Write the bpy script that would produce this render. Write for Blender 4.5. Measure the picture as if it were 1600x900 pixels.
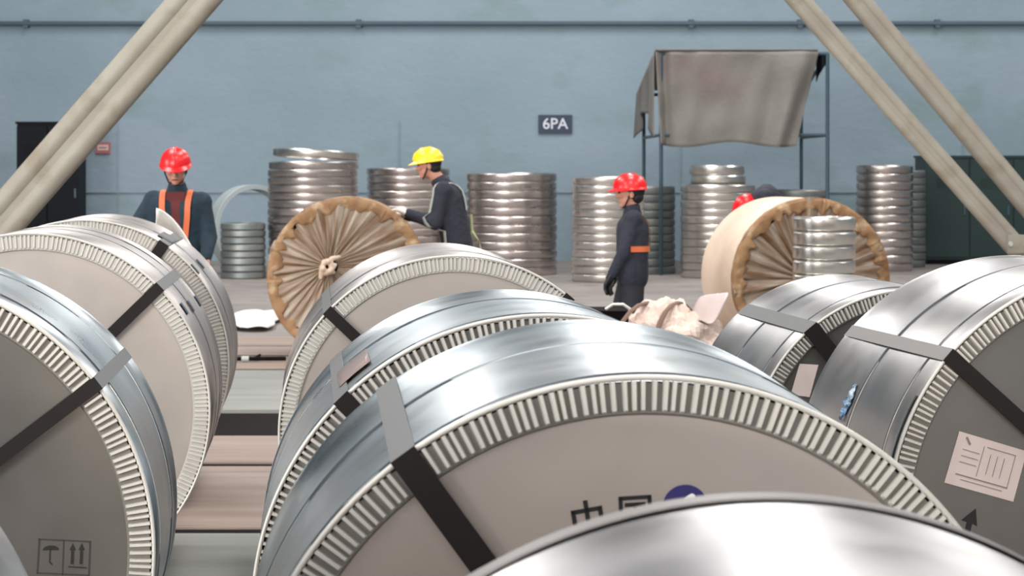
import bpy, math, random
from mathutils import Vector, Matrix, Euler, noise
random.seed(7)
for o in list(bpy.data.objects): bpy.data.objects.remove(o)
C = bpy.context.scene.collection
PI = math.pi
F = 3600.0; CH = 1.70; HY = 258.0; DECK = 0.05

# ---------------------------------------------------------------- camera
cam = bpy.data.objects.new('camera', bpy.data.cameras.new('camera'))
C.objects.link(cam)
cam.location = (0, 0, CH); cam.rotation_euler = (PI/2, 0, 0)
cam.data.sensor_width = 36; cam.data.lens = F/1600*36
cam.data.shift_y = -(450-HY)/1600
cam.data.clip_start = 0.1; cam.data.clip_end = 200
cam.data.dof.use_dof = True; cam.data.dof.focus_distance = 6.5; cam.data.dof.aperture_fstop = 11
bpy.context.scene.camera = cam

# ---------------------------------------------------------------- world, lights, exposure
w = bpy.data.worlds.new('world'); bpy.context.scene.world = w; w.use_nodes = True
w.node_tree.nodes['Background'].inputs[0].default_value = (0.95, 0.96, 1.0, 1)
w.node_tree.nodes['Background'].inputs[1].default_value = 1.35
vs = bpy.context.scene.view_settings
vs.view_transform = 'Standard'; vs.look = 'None'; vs.gamma = 1; vs.exposure = 0.0

def area(name, loc, rot, sx, sy, power, col=(1, 1, 1)):
    l = bpy.data.lights.new(name, 'AREA'); l.shape = 'RECTANGLE'; l.size = sx; l.size_y = sy
    l.energy = power; l.color = col
    o = bpy.data.objects.new(name, l); C.objects.link(o); o.location = loc; o.rotation_euler = rot
    o.visible_camera = True
    return o
# roof lights running the length of the hall
for x_ in (-5.5, 1.5, 8.5):
    for y_ in (2.0, 10.5, 19.0, 27.5, 35.0):
        area('roof_light', (x_, y_, 9.6), (0, 0, 0), 1.8, 4.6, 430, (1, .975, .95))
# tall window behind the camera on the left
# warm fill added low behind the camera for the glow on coil faces
area('warm_fill_light', (1.4, -9, 1.0), (math.radians(90), 0, 0), 2.0, 1.7, 380, (1, .86, .68))
area('ring_fill_light', (-14, 12, 3.6), (math.radians(88), 0, math.radians(-30)), 2.6, 5.5, 900, (1, .97, .95))  # lamp added to draw highlights on the ring stacks
area('window_light', (-15, -9, 4.5), (math.radians(90), 0, math.radians(-32)), 6, 6, 4200, (1, .97, .93))

# ---------------------------------------------------------------- helpers
def at(px, py, Z):
    return Vector(((px-800)*Z/F, Z, CH-(py-HY)*Z/F))

class MB:
    def __init__(s): s.v = []; s.f = []
    def add(s, vs_, fs):
        n = len(s.v); s.v += [Vector(v) for v in vs_]; s.f += [tuple(i+n for i in f) for f in fs]; return s
    def box(s, c, d, rot=None):
        c = Vector(c); M = rot.to_3x3() if rot else Matrix.Identity(3)
        vv = [c + M @ Vector((x*d[0]/2, y*d[1]/2, z*d[2]/2)) for x in (-1, 1) for y in (-1, 1) for z in (-1, 1)]
        return s.add(vv, [(0,1,3,2),(4,6,7,5),(0,4,5,1),(2,3,7,6),(0,2,6,4),(1,5,7,3)])
    def lathe(s, prof, seg=64, axis='Z', closed=False, fn=None):
        vv = []; n = len(prof)
        for i in range(seg):
            a = 2*PI*i/seg; ca, sa = math.cos(a), math.sin(a)
            for j, (h, r) in enumerate(prof):
                if fn: h, r = fn(a, j, h, r)
                vv.append((r*ca, h, r*sa) if axis == 'Y' else (r*ca, r*sa, h))
        ff = []
        for i in range(seg):
            k = (i+1) % seg
            for j in range(n if closed else n-1):
                m = (j+1) % n
                q = (i*n+j, i*n+m, k*n+m, k*n+j)
                ff.append(q if axis == 'Y' else q[::-1])
        return s.add(vv, ff)
    def tube(s, pts, r, seg=8, flat=1.0, closed=False, up=(0, 0, 1)):
        pts = [Vector(p) for p in pts]; n = len(pts); vv = []
        rr = r if isinstance(r, (list, tuple)) else [r]*n
        for i, p in enumerate(pts):
            a = pts[(i-1) % n] if closed or i > 0 else p
            b = pts[(i+1) % n] if closed or i < n-1 else p
            t = (b-a).normalized()
            u = Vector(up)
            if abs(t.dot(u)) > .95: u = Vector((0, 1, 0)) if abs(t.y) < .9 else Vector((1, 0, 0))
            x = t.cross(u).normalized(); y = x.cross(t)
            for k in range(seg):
                g = 2*PI*k/seg
                vv.append(p + x*math.cos(g)*rr[i] + y*math.sin(g)*rr[i]*flat)
        ff = []
        for i in range(n if closed else n-1):
            j = (i+1) % n
            for k in range(seg):
                m = (k+1) % seg
                ff.append((i*seg+k, i*seg+m, j*seg+m, j*seg+k))
        if not closed:
            ff.append(tuple(range(seg))[::-1]); ff.append(tuple((n-1)*seg+k for k in range(seg)))
        return s.add(vv, ff)
    def capsule(s, p0, p1, r0, r1, seg=12):
        p0 = Vector(p0); p1 = Vector(p1); d = p1-p0
        t = d.normalized() if d.length > 1e-6 else Vector((0, 0, 1))
        u = Vector((0, 0, 1)) if abs(t.z) < .9 else Vector((1, 0, 0))
        x = t.cross(u).normalized(); y = x.cross(t); rings = []
        for k in range(1, 5):
            a = -PI/2 + k*PI/8; rings.append((p0 + t*math.sin(a)*r0, math.cos(a)*r0))
        for k in range(0, 4):
            a = k*PI/8; rings.append((p1 + t*math.sin(a)*r1, math.cos(a)*r1))
        vv = [p0-t*r0]
        for c, r in rings:
            for k in range(seg):
                g = 2*PI*k/seg; vv.append(c + x*math.cos(g)*r + y*math.sin(g)*r)
        vv.append(p1+t*r1); ff = []
        for k in range(seg): ff.append((0, 1+k, 1+(k+1) % seg))
        for i in range(len(rings)-1):
            for k in range(seg):
                m = (k+1) % seg; b = 1+i*seg
                ff.append((b+k, b+seg+k, b+seg+m, b+m))
        b = 1+(len(rings)-1)*seg
        for k in range(seg): ff.append((b+k, len(vv)-1, b+(k+1) % seg))
        return s.add(vv, ff)
    def ellip(s, c, r, M=None, su=20, sv=12):
        c = Vector(c); M = M or Matrix.Identity(3); vv = [c + M @ Vector((0, 0, -r[2]))]
        for j in range(1, sv):
            a = -PI/2+PI*j/sv
            for i in range(su):
                b = 2*PI*i/su
                vv.append(c + M @ Vector((r[0]*math.cos(a)*math.cos(b), r[1]*math.cos(a)*math.sin(b), r[2]*math.sin(a))))
        vv.append(c + M @ Vector((0, 0, r[2]))); ff = []
        for i in range(su): ff.append((0, 1+(i+1) % su, 1+i))
        for j in range(sv-2):
            for i in range(su):
                k = (i+1) % su; b = 1+j*su
                ff.append((b+i, b+k, b+su+k, b+su+i))
        b = 1+(sv-2)*su
        for i in range(su): ff.append((b+i, b+(i+1) % su, len(vv)-1))
        return s.add(vv, ff)
    def grid(s, nu, nv, fn, thick=0.0):
        vv = [Vector(fn(i/nu, j/nv)) for i in range(nu+1) for j in range(nv+1)]
        ff = [(i*(nv+1)+j, (i+1)*(nv+1)+j, (i+1)*(nv+1)+j+1, i*(nv+1)+j+1) for i in range(nu) for j in range(nv)]
        return s.add(vv, ff)
    def build(s, name, mat, parent=None, smooth=True, angle=35, loc=None):
        me = bpy.data.meshes.new(name); me.from_pydata([tuple(v) for v in s.v], [], s.f); me.update()
        me.materials.append(mat)
        if smooth:
            me.polygons.foreach_set('use_smooth', [True]*len(me.polygons))
            if angle:
                try: me.set_sharp_from_angle(angle=math.radians(angle))
                except Exception: pass
        o = bpy.data.objects.new(name, me); C.objects.link(o); o.parent = parent
        if loc: o.location = loc
        return o

def tag(o, label=None, cat=None, group=None, kind=None):
    if label: o['label'] = label
    if cat: o['category'] = cat
    if group: o['group'] = group
    if kind: o['kind'] = kind
    return o
def thing(name, label, cat, loc=(0, 0, 0), rz=0, group=None):
    o = bpy.data.objects.new(name, None); C.objects.link(o); o.location = loc; o.rotation_euler = (0, 0, rz)
    o.empty_display_size = .1
    return tag(o, label, cat, group)
def solid(o, t, off=-1):
    m = o.modifiers.new('solid', 'SOLIDIFY'); m.thickness = t; m.offset = off; return o

# ---------------------------------------------------------------- materials
def lin(c): return tuple(((x/255)/12.92 if x/255 <= .04045 else ((x/255+.055)/1.055)**2.4) for x in c)+(1,)
def mat(name, col, rough=.6, metal=0, col2=None, scale=3, stretch=(1, 1, 1), bump=0, bscale=20, rvar=0, detail=4,
        col3=None, scale3=12, spec=.5, coat=0, lo=.35, hi=.65):
    m = bpy.data.materials.new(name); m.use_nodes = True; nt = m.node_tree; N = nt.nodes; L = nt.links
    b = N['Principled BSDF']; b.inputs['Base Color'].default_value = lin(col)
    b.inputs['Roughness'].default_value = rough; b.inputs['Metallic'].default_value = metal
    b.inputs['Specular IOR Level'].default_value = spec
    tc = N.new('ShaderNodeTexCoord'); mp = N.new('ShaderNodeMapping'); mp.inputs['Scale'].default_value = stretch
    L.new(tc.outputs['Object'], mp.inputs[0])
    def nz(sc, d=detail):
        n = N.new('ShaderNodeTexNoise'); n.inputs['Scale'].default_value = sc; n.inputs['Detail'].default_value = d
        L.new(mp.outputs[0], n.inputs['Vector']); return n
    def ramp(src, a, c, l=lo, h=hi):
        r = N.new('ShaderNodeValToRGB'); r.color_ramp.elements[0].position = l; r.color_ramp.elements[1].position = h
        r.color_ramp.elements[0].color = a; r.color_ramp.elements[1].color = c
        L.new(src, r.inputs[0]); return r
    if col2:
        n = nz(scale); r = ramp(n.outputs[0], lin(col), lin(col2)); out = r.outputs[0]
        if col3:
            n3 = nz(scale3); r3 = ramp(n3.outputs[0], (0, 0, 0, 1), (1, 1, 1, 1), .55, .7)
            mx = N.new('ShaderNodeMixRGB'); L.new(r3.outputs[0], mx.inputs[0]); L.new(out, mx.inputs[1])
            mx.inputs[2].default_value = lin(col3); out = mx.outputs[0]
        L.new(out, b.inputs['Base Color'])
    if rvar:
        n = nz(scale*1.7); mr = N.new('ShaderNodeMapRange'); mr.inputs[1].default_value = .3; mr.inputs[2].default_value = .7
        mr.inputs[3].default_value = max(.03, rough-rvar); mr.inputs[4].default_value = rough+rvar
        L.new(n.outputs[0], mr.inputs[0]); L.new(mr.outputs[0], b.inputs['Roughness'])
    if bump:
        n = nz(bscale, 3); bp = N.new('ShaderNodeBump'); bp.inputs['Strength'].default_value = 1
        bp.inputs['Distance'].default_value = bump
        L.new(n.outputs[0], bp.inputs['Height']); L.new(bp.outputs[0], b.inputs['Normal'])
    return m
M_wall = mat('wall_paint', (125, 144, 155), .75, 0, (136, 153, 166), .35, (1, 1, 1.6), .01, 6, col3=(121, 142, 146), scale3=.8)
M_floor = mat('concrete', (122, 116, 113), .7, 0, (140, 132, 128), .8, bump=.004, bscale=9, col3=(104, 98, 94), scale3=2.2)
M_ceiling = mat('ceiling_sheet', (150, 154, 156), .8)
M_plank = mat('dunnage_plank', (132, 114, 104), .65, 0, (150, 132, 121), 1.5, (.3, 3, 1), .004, 8, col3=(120, 104, 95), scale3=3)
M_plank2 = mat('grey_plank', (120, 122, 118), .55, 0, (134, 136, 131), 1.5, (.3, 3, 1), .003, 8)
M_pit = mat('matte_black', (20, 15, 15), .9, spec=.1)
M_pipe = mat('conduit_paint', (66, 84, 96), .6)
M_beam = mat('beam_paint', (146, 142, 130), .55, 0, (134, 127, 116), 2.2, (1, 1, 1), .003, 10, col3=(128, 120, 104), scale3=4)
M_galv = mat('galvanised_shell', (172, 178, 181), .34, 1, (150, 161, 168), 2.2, (1, 1.2, 1), .004, 2.6, rvar=.07, col3=(166, 170, 170), scale3=6)
M_galv2 = mat('pale_galvanised_shell', (168, 166, 165), .36, 1, (152, 152, 154), 2, (1, 1.2, 1), .004, 2.6, rvar=.06)
M_galv3 = mat('satin_pink_shell', (176, 171, 169), .42, 1, (164, 159, 157), 2, (1, 2.5, 1), .004, 3.5, rvar=.05)
M_face = mat('face_sheet', (192, 182, 174), .40, .7, (182, 173, 167), 1.3, bump=.006, bscale=1.8, rvar=.06)
M_faced = mat('face_sheet_dark', (118, 116, 112), .40, .85, (106, 105, 102), 1.3, bump=.006, bscale=1.8, rvar=.06)
M_ring = mat('fluted_ring', (204, 201, 194), .5, .35, (194, 191, 184), 8)
M_bandbase = mat('edge_band_shade', (122, 120, 115), .5, .4)
M_bandsoft = mat('edge_band_pale', (184, 179, 173), .5, .4)
M_endband = mat('end_band_grey', (112, 108, 106), .5, .2)
M_seam = mat('seam_shade', (74, 80, 86), .5, .3)
M_band = mat('black_strap', (24, 19, 18), .6, .1, spec=.3)
M_sheen_and_tape = mat('strap_sheen_and_tape', (92, 94, 94), .6, 0)
M_eye = mat('coil_core', (60, 58, 56), .6, .4)
M_navy = mat('navy_ink', (38, 30, 92), .6)
M_black = mat('black_ink', (14, 12, 14), .6)
M_white = mat('white_paper', (240, 237, 231), .7, 0, (212, 206, 202), 3, bump=.01, bscale=8)
M_label = mat('label_paper', (196, 180, 176), .6, 0, (206, 192, 188), 6)
M_labelink = mat('label_ink', (128, 116, 116), .6)
M_brownfilm = mat('brown_film', (128, 112, 108), .4, .3)
M_bluefilm = mat('blue_film', (84, 124, 156), .35, .3, (180, 195, 205), 18, bump=.02, bscale=25)
M_guard = mat('guard_ring_steel', (218, 208, 203), .30, 1, (190, 184, 181), 2, (1, 1, 4), .002, 3, rvar=.06)
M_guardd = mat('guard_ring_dull', (158, 160, 156), .5, .8, (130, 138, 138), 2, (1, 1, 4))
M_hoop = mat('hoop_zinc', (178, 188, 190), .5, .3)
M_guardb = mat('guard_ring_bright', (228, 223, 216), .28, 1, (210, 208, 204), 2)
M_kraft = mat('kraft_paper', (158, 124, 88), .7, 0, (128, 92, 62), 5, bump=.008, bscale=14, col3=(188, 164, 132), scale3=6)
M_pleat = mat('pleated_wrap', (156, 136, 118), .5, 0, (136, 114, 96), 3.5, bump=.006, bscale=20, col3=(176, 160, 144), scale3=5)
M_wrap = mat('beige_wrap', (222, 200, 180), .6, 0, (206, 182, 160), 2, bump=.004, bscale=8)
M_bundle = mat('bundle_paper', (226, 208, 196), .6, 0, (208, 186, 172), 4, bump=.01, bscale=10, col3=(176, 126, 102), scale3=3)
M_brown = mat('brown_band', (110, 82, 66), .6)
M_cloth = mat('grey_tarpaulin', (112, 108, 102), .85, 0, (122, 119, 113), 1.4, bump=.01, bscale=12, col3=(116, 104, 102), scale3=1.1)
M_post = mat('frame_paint', (50, 72, 84), .5)
M_green = mat('dark_green_paint', (13, 44, 40), .5, 0, (10, 35, 34), 1)
M_dark = mat('black_cabinet_and_shade', (13, 17, 23), .6, spec=.15)
M_navyjk = mat('navy_workwear', (34, 36, 48), .85, 0, (42, 44, 56), 8, bump=.01, bscale=25)
M_teal = mat('dark_teal_workwear', (24, 42, 56), .85, 0, (30, 50, 62), 8, bump=.01, bscale=25)
M_trouser = mat('charcoal_trousers', (32, 32, 40), .85, 0, (40, 40, 48), 8)
M_skin = mat('skin', (186, 132, 112), .55)
M_hair = mat('black_hair', (18, 15, 15), .7)
M_red = mat('red_helmet', (228, 30, 34), .3, 0, (214, 24, 30), 6)
M_yellow = mat('yellow_helmet', (244, 208, 40), .3)
M_orange = mat('orange_webbing', (212, 108, 66), .6)
M_greyweb = mat('grey_webbing', (170, 176, 170), .6)
M_limeweb = mat('lime_webbing', (190, 200, 150), .6)
M_maroon = mat('maroon_shirt', (92, 34, 34), .8)
M_glove = mat('white_glove', (216, 208, 200), .8)
M_boot = mat('black_boot', (20, 20, 22), .5)
M_signnavy = mat('navy_sign', (36, 50, 72), .5)
M_signtext = mat('sign_white', (200, 206, 216), .5)
M_signred = mat('faded_red_print', (170, 96, 96), .6)

# ---------------------------------------------------------------- room shell
tag(MB().box((0, 15, -.1), (44, 56, .2)).build('floor', M_floor, smooth=False), 'grey concrete warehouse floor', kind='structure')
wb = tag(MB().box((0, 41.15, 5), (44, .3, 10)).build('wall_back', M_wall, smooth=False), 'pale blue painted back wall', kind='structure')
tag(MB().box((-18.1, 15, 5), (.2, 52, 10)).build('wall_left', M_wall, smooth=False), kind='structure')
tag(MB().box((18.1, 15, 5), (.2, 52, 10)).build('wall_right', M_wall, smooth=False), kind='structure')
tag(MB().box((0, 15, 10.1), (44, 56, .2)).build('ceiling', M_ceiling, smooth=False), kind='structure')
tr = MB()
for x in range(-17, 18, 5): tr.box((x, 40.99, 1.25), (.02, .02, 2.5))
tr.box((0, 40.985, 1.22), (36, .03, .025))
tag(tr.build('trim_1', M_wall, smooth=False), 'thin seam strip along the lower blue wall', kind='structure')

# conduit pipe on the wall with clamps
pz = at(0, 37, 40.9).z
pt = thing('wall_conduit', 'dark horizontal conduit pipe running high across the blue wall', 'pipe', (0, 40.9, pz))
MB().tube([(-17.5, 0, 0), (17.5, 0, 0)], .045, 10).build('pipe', M_pipe, pt)
for px in (235, 560, 1080, 1465, 1250, 40):
    x = (px-800)*40.9/F
    MB().box((x, .03, 0), (.09, .12, .15)).build('clamp', M_pipe, pt, False)

# floor planks (coils stand on them)
def plank(z0, z1, m, x0=-3.4, x1=4.4, top=DECK):
    b = MB()
    bev = .008
    b.add([(x0, z0, 0), (x1, z0, 0), (x1, z1, 0), (x0, z1, 0), (x0, z0, top-bev), (x1, z0, top-bev), (x1, z1, top-bev), (x0, z1, top-bev),
           (x0+bev, z0+bev, top), (x1-bev, z0+bev, top), (x1-bev, z1-bev, top), (x0+bev, z1-bev, top)],
          [(0, 1, 5, 4), (1, 2, 6, 5), (2, 3, 7, 6), (3, 0, 4, 7), (4, 5, 9, 8), (5, 6, 10, 9), (6, 7, 11, 10), (7, 4, 8, 11), (8, 9, 10, 11), (3, 2, 1, 0)])
    return b.build('plank', m, dk, False)
dk = thing('plank_deck', 'wide tan planks laid crosswise in the aisle under the coils', 'planks', (0, 0, 0.001))
for z0, z1, m, *tp in ((1.0, 2.95, M_plank2), (3.0, 5.4, M_plank), (5.45, 7.85, M_plank2, .042), (7.9, 10.33, M_plank2), (10.48, 12.63, M_plank), (12.775, 14.05, M_plank),
                  (15.6, 17.0, M_plank2), (17.04, 18.55, M_plank2), (18.72, 19.9, M_plank), (20.1, 21.0, M_plank), (21.15, 22.2, M_plank)):
    plank(z0, z1, m, top=(tp or [DECK])[0])
for z0, z1 in ((7.86, 7.895), (10.345, 10.475), (12.635, 12.77), (18.555, 18.715), (19.905, 20.095), (21.005, 21.145), (14.065, 14.075)):
    if z1-z0 > .02: MB().box((.5, (z0+z1)/2, .022), (7.8, z1-z0, .038)).build('gap_shade', M_pit, dk, False)  # dark strips put the shade into the gaps between planks
pm = tag(MB().box((.5, 14.83, .012), (7.6, 1.5, .02)).build('gap_sheet', M_pit, smooth=False), 'black sheet filling the dark gap between planks across the aisle', 'sheet')  # plain near-black sheet across the wide gap

# ---------------------------------------------------------------- steel coils
def patch(mb, R, a0, a1, y0, y1, off=.003, n=10, t=.002):
    for rr in (R+off,):
        mb.grid(n, 1, lambda u, v: ((rr)*math.cos(a0+(a1-a0)*u), y0+(y1-y0)*v, rr*math.sin(a0+(a1-a0)*u)))
def strapbox(mb, R, a, y0, y1, wd, r0=None):
    ca, sa = math.cos(a), math.sin(a)
    if r0 is None:    # along the shell
        M = Matrix(((-sa, 0, ca), (0, 1, 0), (ca, 0, sa)))
        mb.box((R*ca, (y0+y1)/2, R*sa), (wd, y1-y0, .004), M)
    else:             # across the face, radial
        M = Matrix(((-sa, 0, ca), (0, 1, 0), (ca, 0, sa)))
        rm = (r0+R)/2
        mb.box((rm*ca, y0, rm*sa), (wd, .005, R-r0), M)

coils = {}
def coil(key, label, R, fr, bk, wd, straps, shell=M_galv, face=M_face, seams=(.1, .54), hc=None, flutes=240, ringw=.09, strap_w=.042, tilt=0, base=None, tooth=.010, tape=None):  # tape: tone of the shell straps, grey for their reflected sheen
    """fr = (px centre x, px radius) of the front rim; bk the x of the back centre in the image"""
    Z = F*R/fr[1]; X = (fr[0]-800)*Z/F
    Zb = Z+wd; Xb = (bk-800)*Zb/F if bk is not None else X - 310*wd/F
    yaw = math.atan2(-(Xb-X), wd)
    t = thing('steel_coil', label, 'steel coil', (X, Z, R+DECK+.0075), yaw, 'galvanised steel coils lying in rows')
    t.rotation_euler = (tilt, 0, yaw)
    # shell with grooves where the wrapping sheets overlap
    pr = [(0.0, R-.006), (.006, R)]
    for s in seams:
        y = s*wd; pr += [(y-.004, R), (y-.002, R-.006), (y+.002, R-.006), (y+.003, R+.0015), (y+.05, R+.0005)]
    pr += [(wd-.045, R), (wd-.040, R+.003), (wd-.006, R+.004), (wd, R-.003), (wd, R-.06)]
    MB().lathe(pr, 160, 'Y', fn=lambda a, j, h, r: (h, r + .0012*math.sin(3*a+h*7) + .001*math.sin(7*a+h*4))).build('shell', shell, t, angle=50)
    ri = R*(1-ringw)
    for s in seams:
        MB().lathe([(s*wd+.003, R-.002), (s*wd+.004, R+.0028), (s*wd+.0105, R+.0028), (s*wd+.0115, R-.002)], 160, 'Y', fn=lambda a, j, h, r: (h+.0015*math.sin(5*a)+.0008*math.sin(17*a), r)).build('seam_shade_strip', M_seam, t, angle=60)  # dark strips stand in for the shade at the sheet overlaps
    # fluted edge ring with rolled bead
    MB().lathe([(.006, ri-.004), (.0, ri), (.0, R-.01)], 120, 'Y').build('edge_band', base or M_bandbase, t, angle=40)  # darker band tone carries the shade between the teeth
    tb = MB(); n = flutes
    for i in range(n):
        a = 2*PI*(i+.12*math.sin(i*1.7))/n; hw_ = PI/n*(.60+.05*math.sin(i*2.3)); d0 = -tooth+.1*tooth*math.sin(i*.9)
        vv = []
        for rr, dd in ((ri+.001, .002), (ri+.006, d0), (R-.006, d0)):
            for q, s_ in ((-1, .0), (-.55, 1), (.55, 1), (1, .0)):
                g = a+q*hw_; vv.append((rr*math.cos(g), (dd*s_ if dd < 0 else dd), rr*math.sin(g)))
        ff = []
        for j in (0, 1):
            for q in range(3): ff.append((j*4+q, j*4+q+1, j*4+5+q, j*4+4+q))
        tb.add(vv, ff)
    tag(tb.build('fluted_edge_ring', M_ring, t, False), kind='stuff')
    bd = [(-.005+.005*math.cos(q), R-.001+.005*math.sin(q)) for q in [2*PI*k/10 for k in range(10)]]
    MB().lathe(bd, 160, 'Y', closed=True).build('rim_bead', M_ring, t, angle=60)
    ey = .26
    fpf = [(.01, ri+.002), (.009, ri*.8), (.009, ri*.6), (.009, ey+.03), (.004, ey+.025), (.004, ey)]
    MB().lathe(fpf, 96, 'Y').build('face_sheet', face, t, angle=40)
    MB().lathe([(wd-.002, R-.03), (wd-.004, ey)], 96, 'Y').build('back_sheet', face, t, angle=40)
    MB().lathe([(.004, ey), (.02, ey-.01), (wd-.02, ey-.01), (wd-.004, ey)], 64, 'Y').build('core_sleeve', M_eye, t, angle=40)
    k = fr[1]/R; cy = HY + (CH-R-DECK)*F/Z
    for (sx, sy) in straps:
        a = math.atan2(-(sy-cy), sx-fr[0])
        m = MB(); strapbox(m, R+.004, a, -.014, wd+.004, strap_w); tag(m.build('strap', tape or M_sheen_and_tape, t, False), 'strap over the shell with its sheen painted in grey')  # grey tone carries the reflected sheen of the same black strap
        m = MB(); strapbox(m, R+.006, a, -.014, 0, strap_w, ey); tag(m.build('strap', M_band, t, False), 'black strap over the face')
    def loc(px, py): return ((px-fr[0])/k, (cy-py)/k)
    coils[key] = (t, R, wd, k, loc, cy)
    return t
def MX(Z, R=.65): return 800+(-310*Z/F+.808*R)*F/Z
def LX(Z, R=.69): return 800+(-310*Z/F-1.578*R)*F/Z
coil('M1', 'large coil in the foreground centre bearing two characters and a round blue logo', .653, (1003, 635), None, .84, [(625, 705)], seams=(.03, .54), strap_w=.046, tilt=.037)
coil('M2', 'coil squeezed directly behind the large centre coil with blue characters', .653, (852, 455), None, 1.28, [(528, 618)], seams=(.04, .6), face=M_face, tilt=-.012)
coil('M3', 'rear coil of the centre row with two black straps on its face', .653, (712, 275), None, 1.32, [(515, 490), (885, 475)], seams=(.35,), shell=M_galv3, base=M_bandsoft, tooth=.005)
coil('M0', 'nearest coil whose bright top fills the bottom right corner', 0.635, (1630, 1470), 1180, 1.045, [], seams=(.1,), shell=M_galv2)
coil('L1', 'left coil in the foreground with umbrella and bar symbols on its face', .69, (-206, 443), None, .9, [(150, 605)], face=M_faced, seams=(.2, .75), strap_w=.036)
coil('L2', 'second coil of the left row, pale face crossed by a black strap', .69, (46, 280), None, 1.12, [(245, 455)], shell=M_galv3, seams=(.5, .8), strap_w=.045, base=M_bandsoft, tooth=.005)
coil('L3', 'third coil of the left row in front of the man in orange harness', .69, (130, 226), None, 1.2, [(257, 380)], shell=M_galv3, seams=(.4,), strap_w=.055, base=M_bandsoft, tooth=.005)
coil('L0', 'coil barely peeking into the bottom left corner', .69, (LX(2.7), F*.69/2.7), None, .94, [], shell=M_galv2)
coil('R1', 'large coil at the right edge with a pink paper label and black arrow', .678, (1760, 386), 1572, .92, [(1480, 565)], face=M_faced, seams=(.12, .52), shell=M_galv2, tape=M_endband)
coil('R2', 'smaller pale coil behind the right coil, beside the crumpled paper bundle', .60, (1429, 263), 1306, 1.07, [(1262, 515)], face=M_faced, seams=(.12, .56), shell=M_galv2, strap_w=.06)

# marks on the coil faces
def stroke(mb, pts, wd, y):
    for (x0, z0), (x1, z1) in zip(pts[:-1], pts[1:]):
        L = math.hypot(x1-x0, z1-z0); a = math.atan2(z1-z0, x1-x0)
        mb.box(((x0+x1)/2, y, (z0+z1)/2), (L+wd*.9, .0012, wd), Matrix.Rotation(-a, 3, 'Y'))
def glyph(t, strokes, ox, oz, s, rot, wd, m, name, label=None, y=.0085):
    mb = MB(); ca, sa = math.cos(rot), math.sin(rot)
    for st in strokes: stroke(mb, [(ox+s*(x*ca-z*sa), oz+s*(x*sa+z*ca)) for x, z in st], wd, y)
    o = mb.build(name, m, t, False)
    if label: o['label'] = label
    return o
ZHONG = [[(-.42, .25), (.42, .25), (.42, -.2), (-.42, -.2), (-.42, .25)], [(0, .5), (0, -.55)]]
GUO = [[(-.45, .48), (.45, .48), (.45, -.5), (-.45, -.5), (-.45, .48)], [(-.27, .27), (.27, .27)], [(-.23, .02), (.23, .02)],
       [(-.3, -.27), (.3, -.27)], [(0, .27), (0, -.27)], [(.12, -.1), (.2, -.18)]]
t, R, wd, k, loc, cy = coils['M1']
x, z = loc(917, 815); glyph(t, ZHONG, x, z, .052, .16, .0072, M_black, 'character', 'dark character with a box crossed by a vertical stroke')
x, z = loc(992, 808); glyph(t, GUO, x, z, .052, .05, .0066, M_black, 'character', 'dark boxed character')
x, z = loc(1070, 800)
lg = MB(); N_ = 40
lg.add([(x, .0082, z)]+[(x+.037*math.cos(2*PI*i/N_), .0082, z+.037*math.sin(2*PI*i/N_)) for i in range(N_)], [(0, 1+(i+1) % N_, 1+i) for i in range(N_)])
lo_ = tag(lg.build('logo', M_navy, t, False), 'round navy logo with a white swoosh')
sw = MB()
sw.add([(x+a*.037, .0075, z+b*.037) for a, b in ((-.05, .42), (.15, .55), (.3, .62), (.42, .55), (.5, .2), (.55, -.2), (.2, -.5), (.3, 0), (.15, .25))], [(0, 1, 2, 3, 4, 5, 6, 7, 8)])
sw.build('swoosh', M_white, lo_, False)
# L1 handling symbols
t, R, wd, k, loc, cy = coils['L1']
fm = MB(); p = [loc(*q) for q in ((57, 852), (136, 857), (134, 910), (54, 905))]
stroke(fm, p+[p[0]], .004, .0085); stroke(fm, [loc(95, 854), loc(93, 908)], .003, .0085)
fm.build('symbol_frame', M_eye, t, False)
um = MB(); c = loc(75, 867); n = 10
um.add([(c[0]+.020*math.cos(PI*i/n), .008, c[1]-.004+.012*math.sin(PI*i/n)) for i in range(n+1)], [tuple(range(n+1))[::-1]])
stroke(um, [loc(74, 866), loc(73, 888), loc(77, 892)], .0025, .008)
tag(um.build('umbrella_symbol', M_black, t, False), 'black keep-dry umbrella')
ar = MB()
for px in (109, 123):
    stroke(ar, [loc(px, 867), loc(px-1, 890)], .007, .008)
    a, b_, c_ = loc(px, 859), loc(px-5, 870), loc(px+5, 870); ar.add([(a[0], .0078, a[1]), (b_[0], .0078, b_[1]), (c_[0], .0078, c_[1])], [(0, 1, 2)])
stroke(ar, [loc(103, 896), loc(130, 898)], .003, .008)
tag(ar.build('arrow_symbol', M_black, t, False), 'two black this-way-up arrows')
# R1 label and arrow
t, R, wd, k, loc, cy = coils['R1']
lb = MB(); q = [loc(*p) for p in ((1490, 674), (1599, 707), (1577, 785), (1466, 753))]
lb.add([(a, y, b) for y in (.0085, .0065) for a, b in q], [(0, 3, 2, 1), (4, 5, 6, 7), (0, 1, 5, 4), (1, 2, 6, 5), (2, 3, 7, 6), (3, 0, 4, 7)])
lo_ = tag(lb.build('paper_label', M_label, t, False), 'tilted pinkish paper label')
li = MB(); Q = [Vector((a, b)) for a, b in q]
def lp(u, v):
    a = Q[0].lerp(Q[1], u); b = Q[3].lerp(Q[2], u); r = a.lerp(b, v); return (r.x, r.y)
for v, u0, u1, wdt in ((.78, .12, .86, .003), (.14, .45, .86, .002), (.3, .12, .36, .0014), (.42, .12, .36, .0014), (.54, .12, .36, .0014), (.86, .2, .8, .0014)):
    stroke(li, [lp(u0, v), lp(u1, v)], wdt, .0058)
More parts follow.
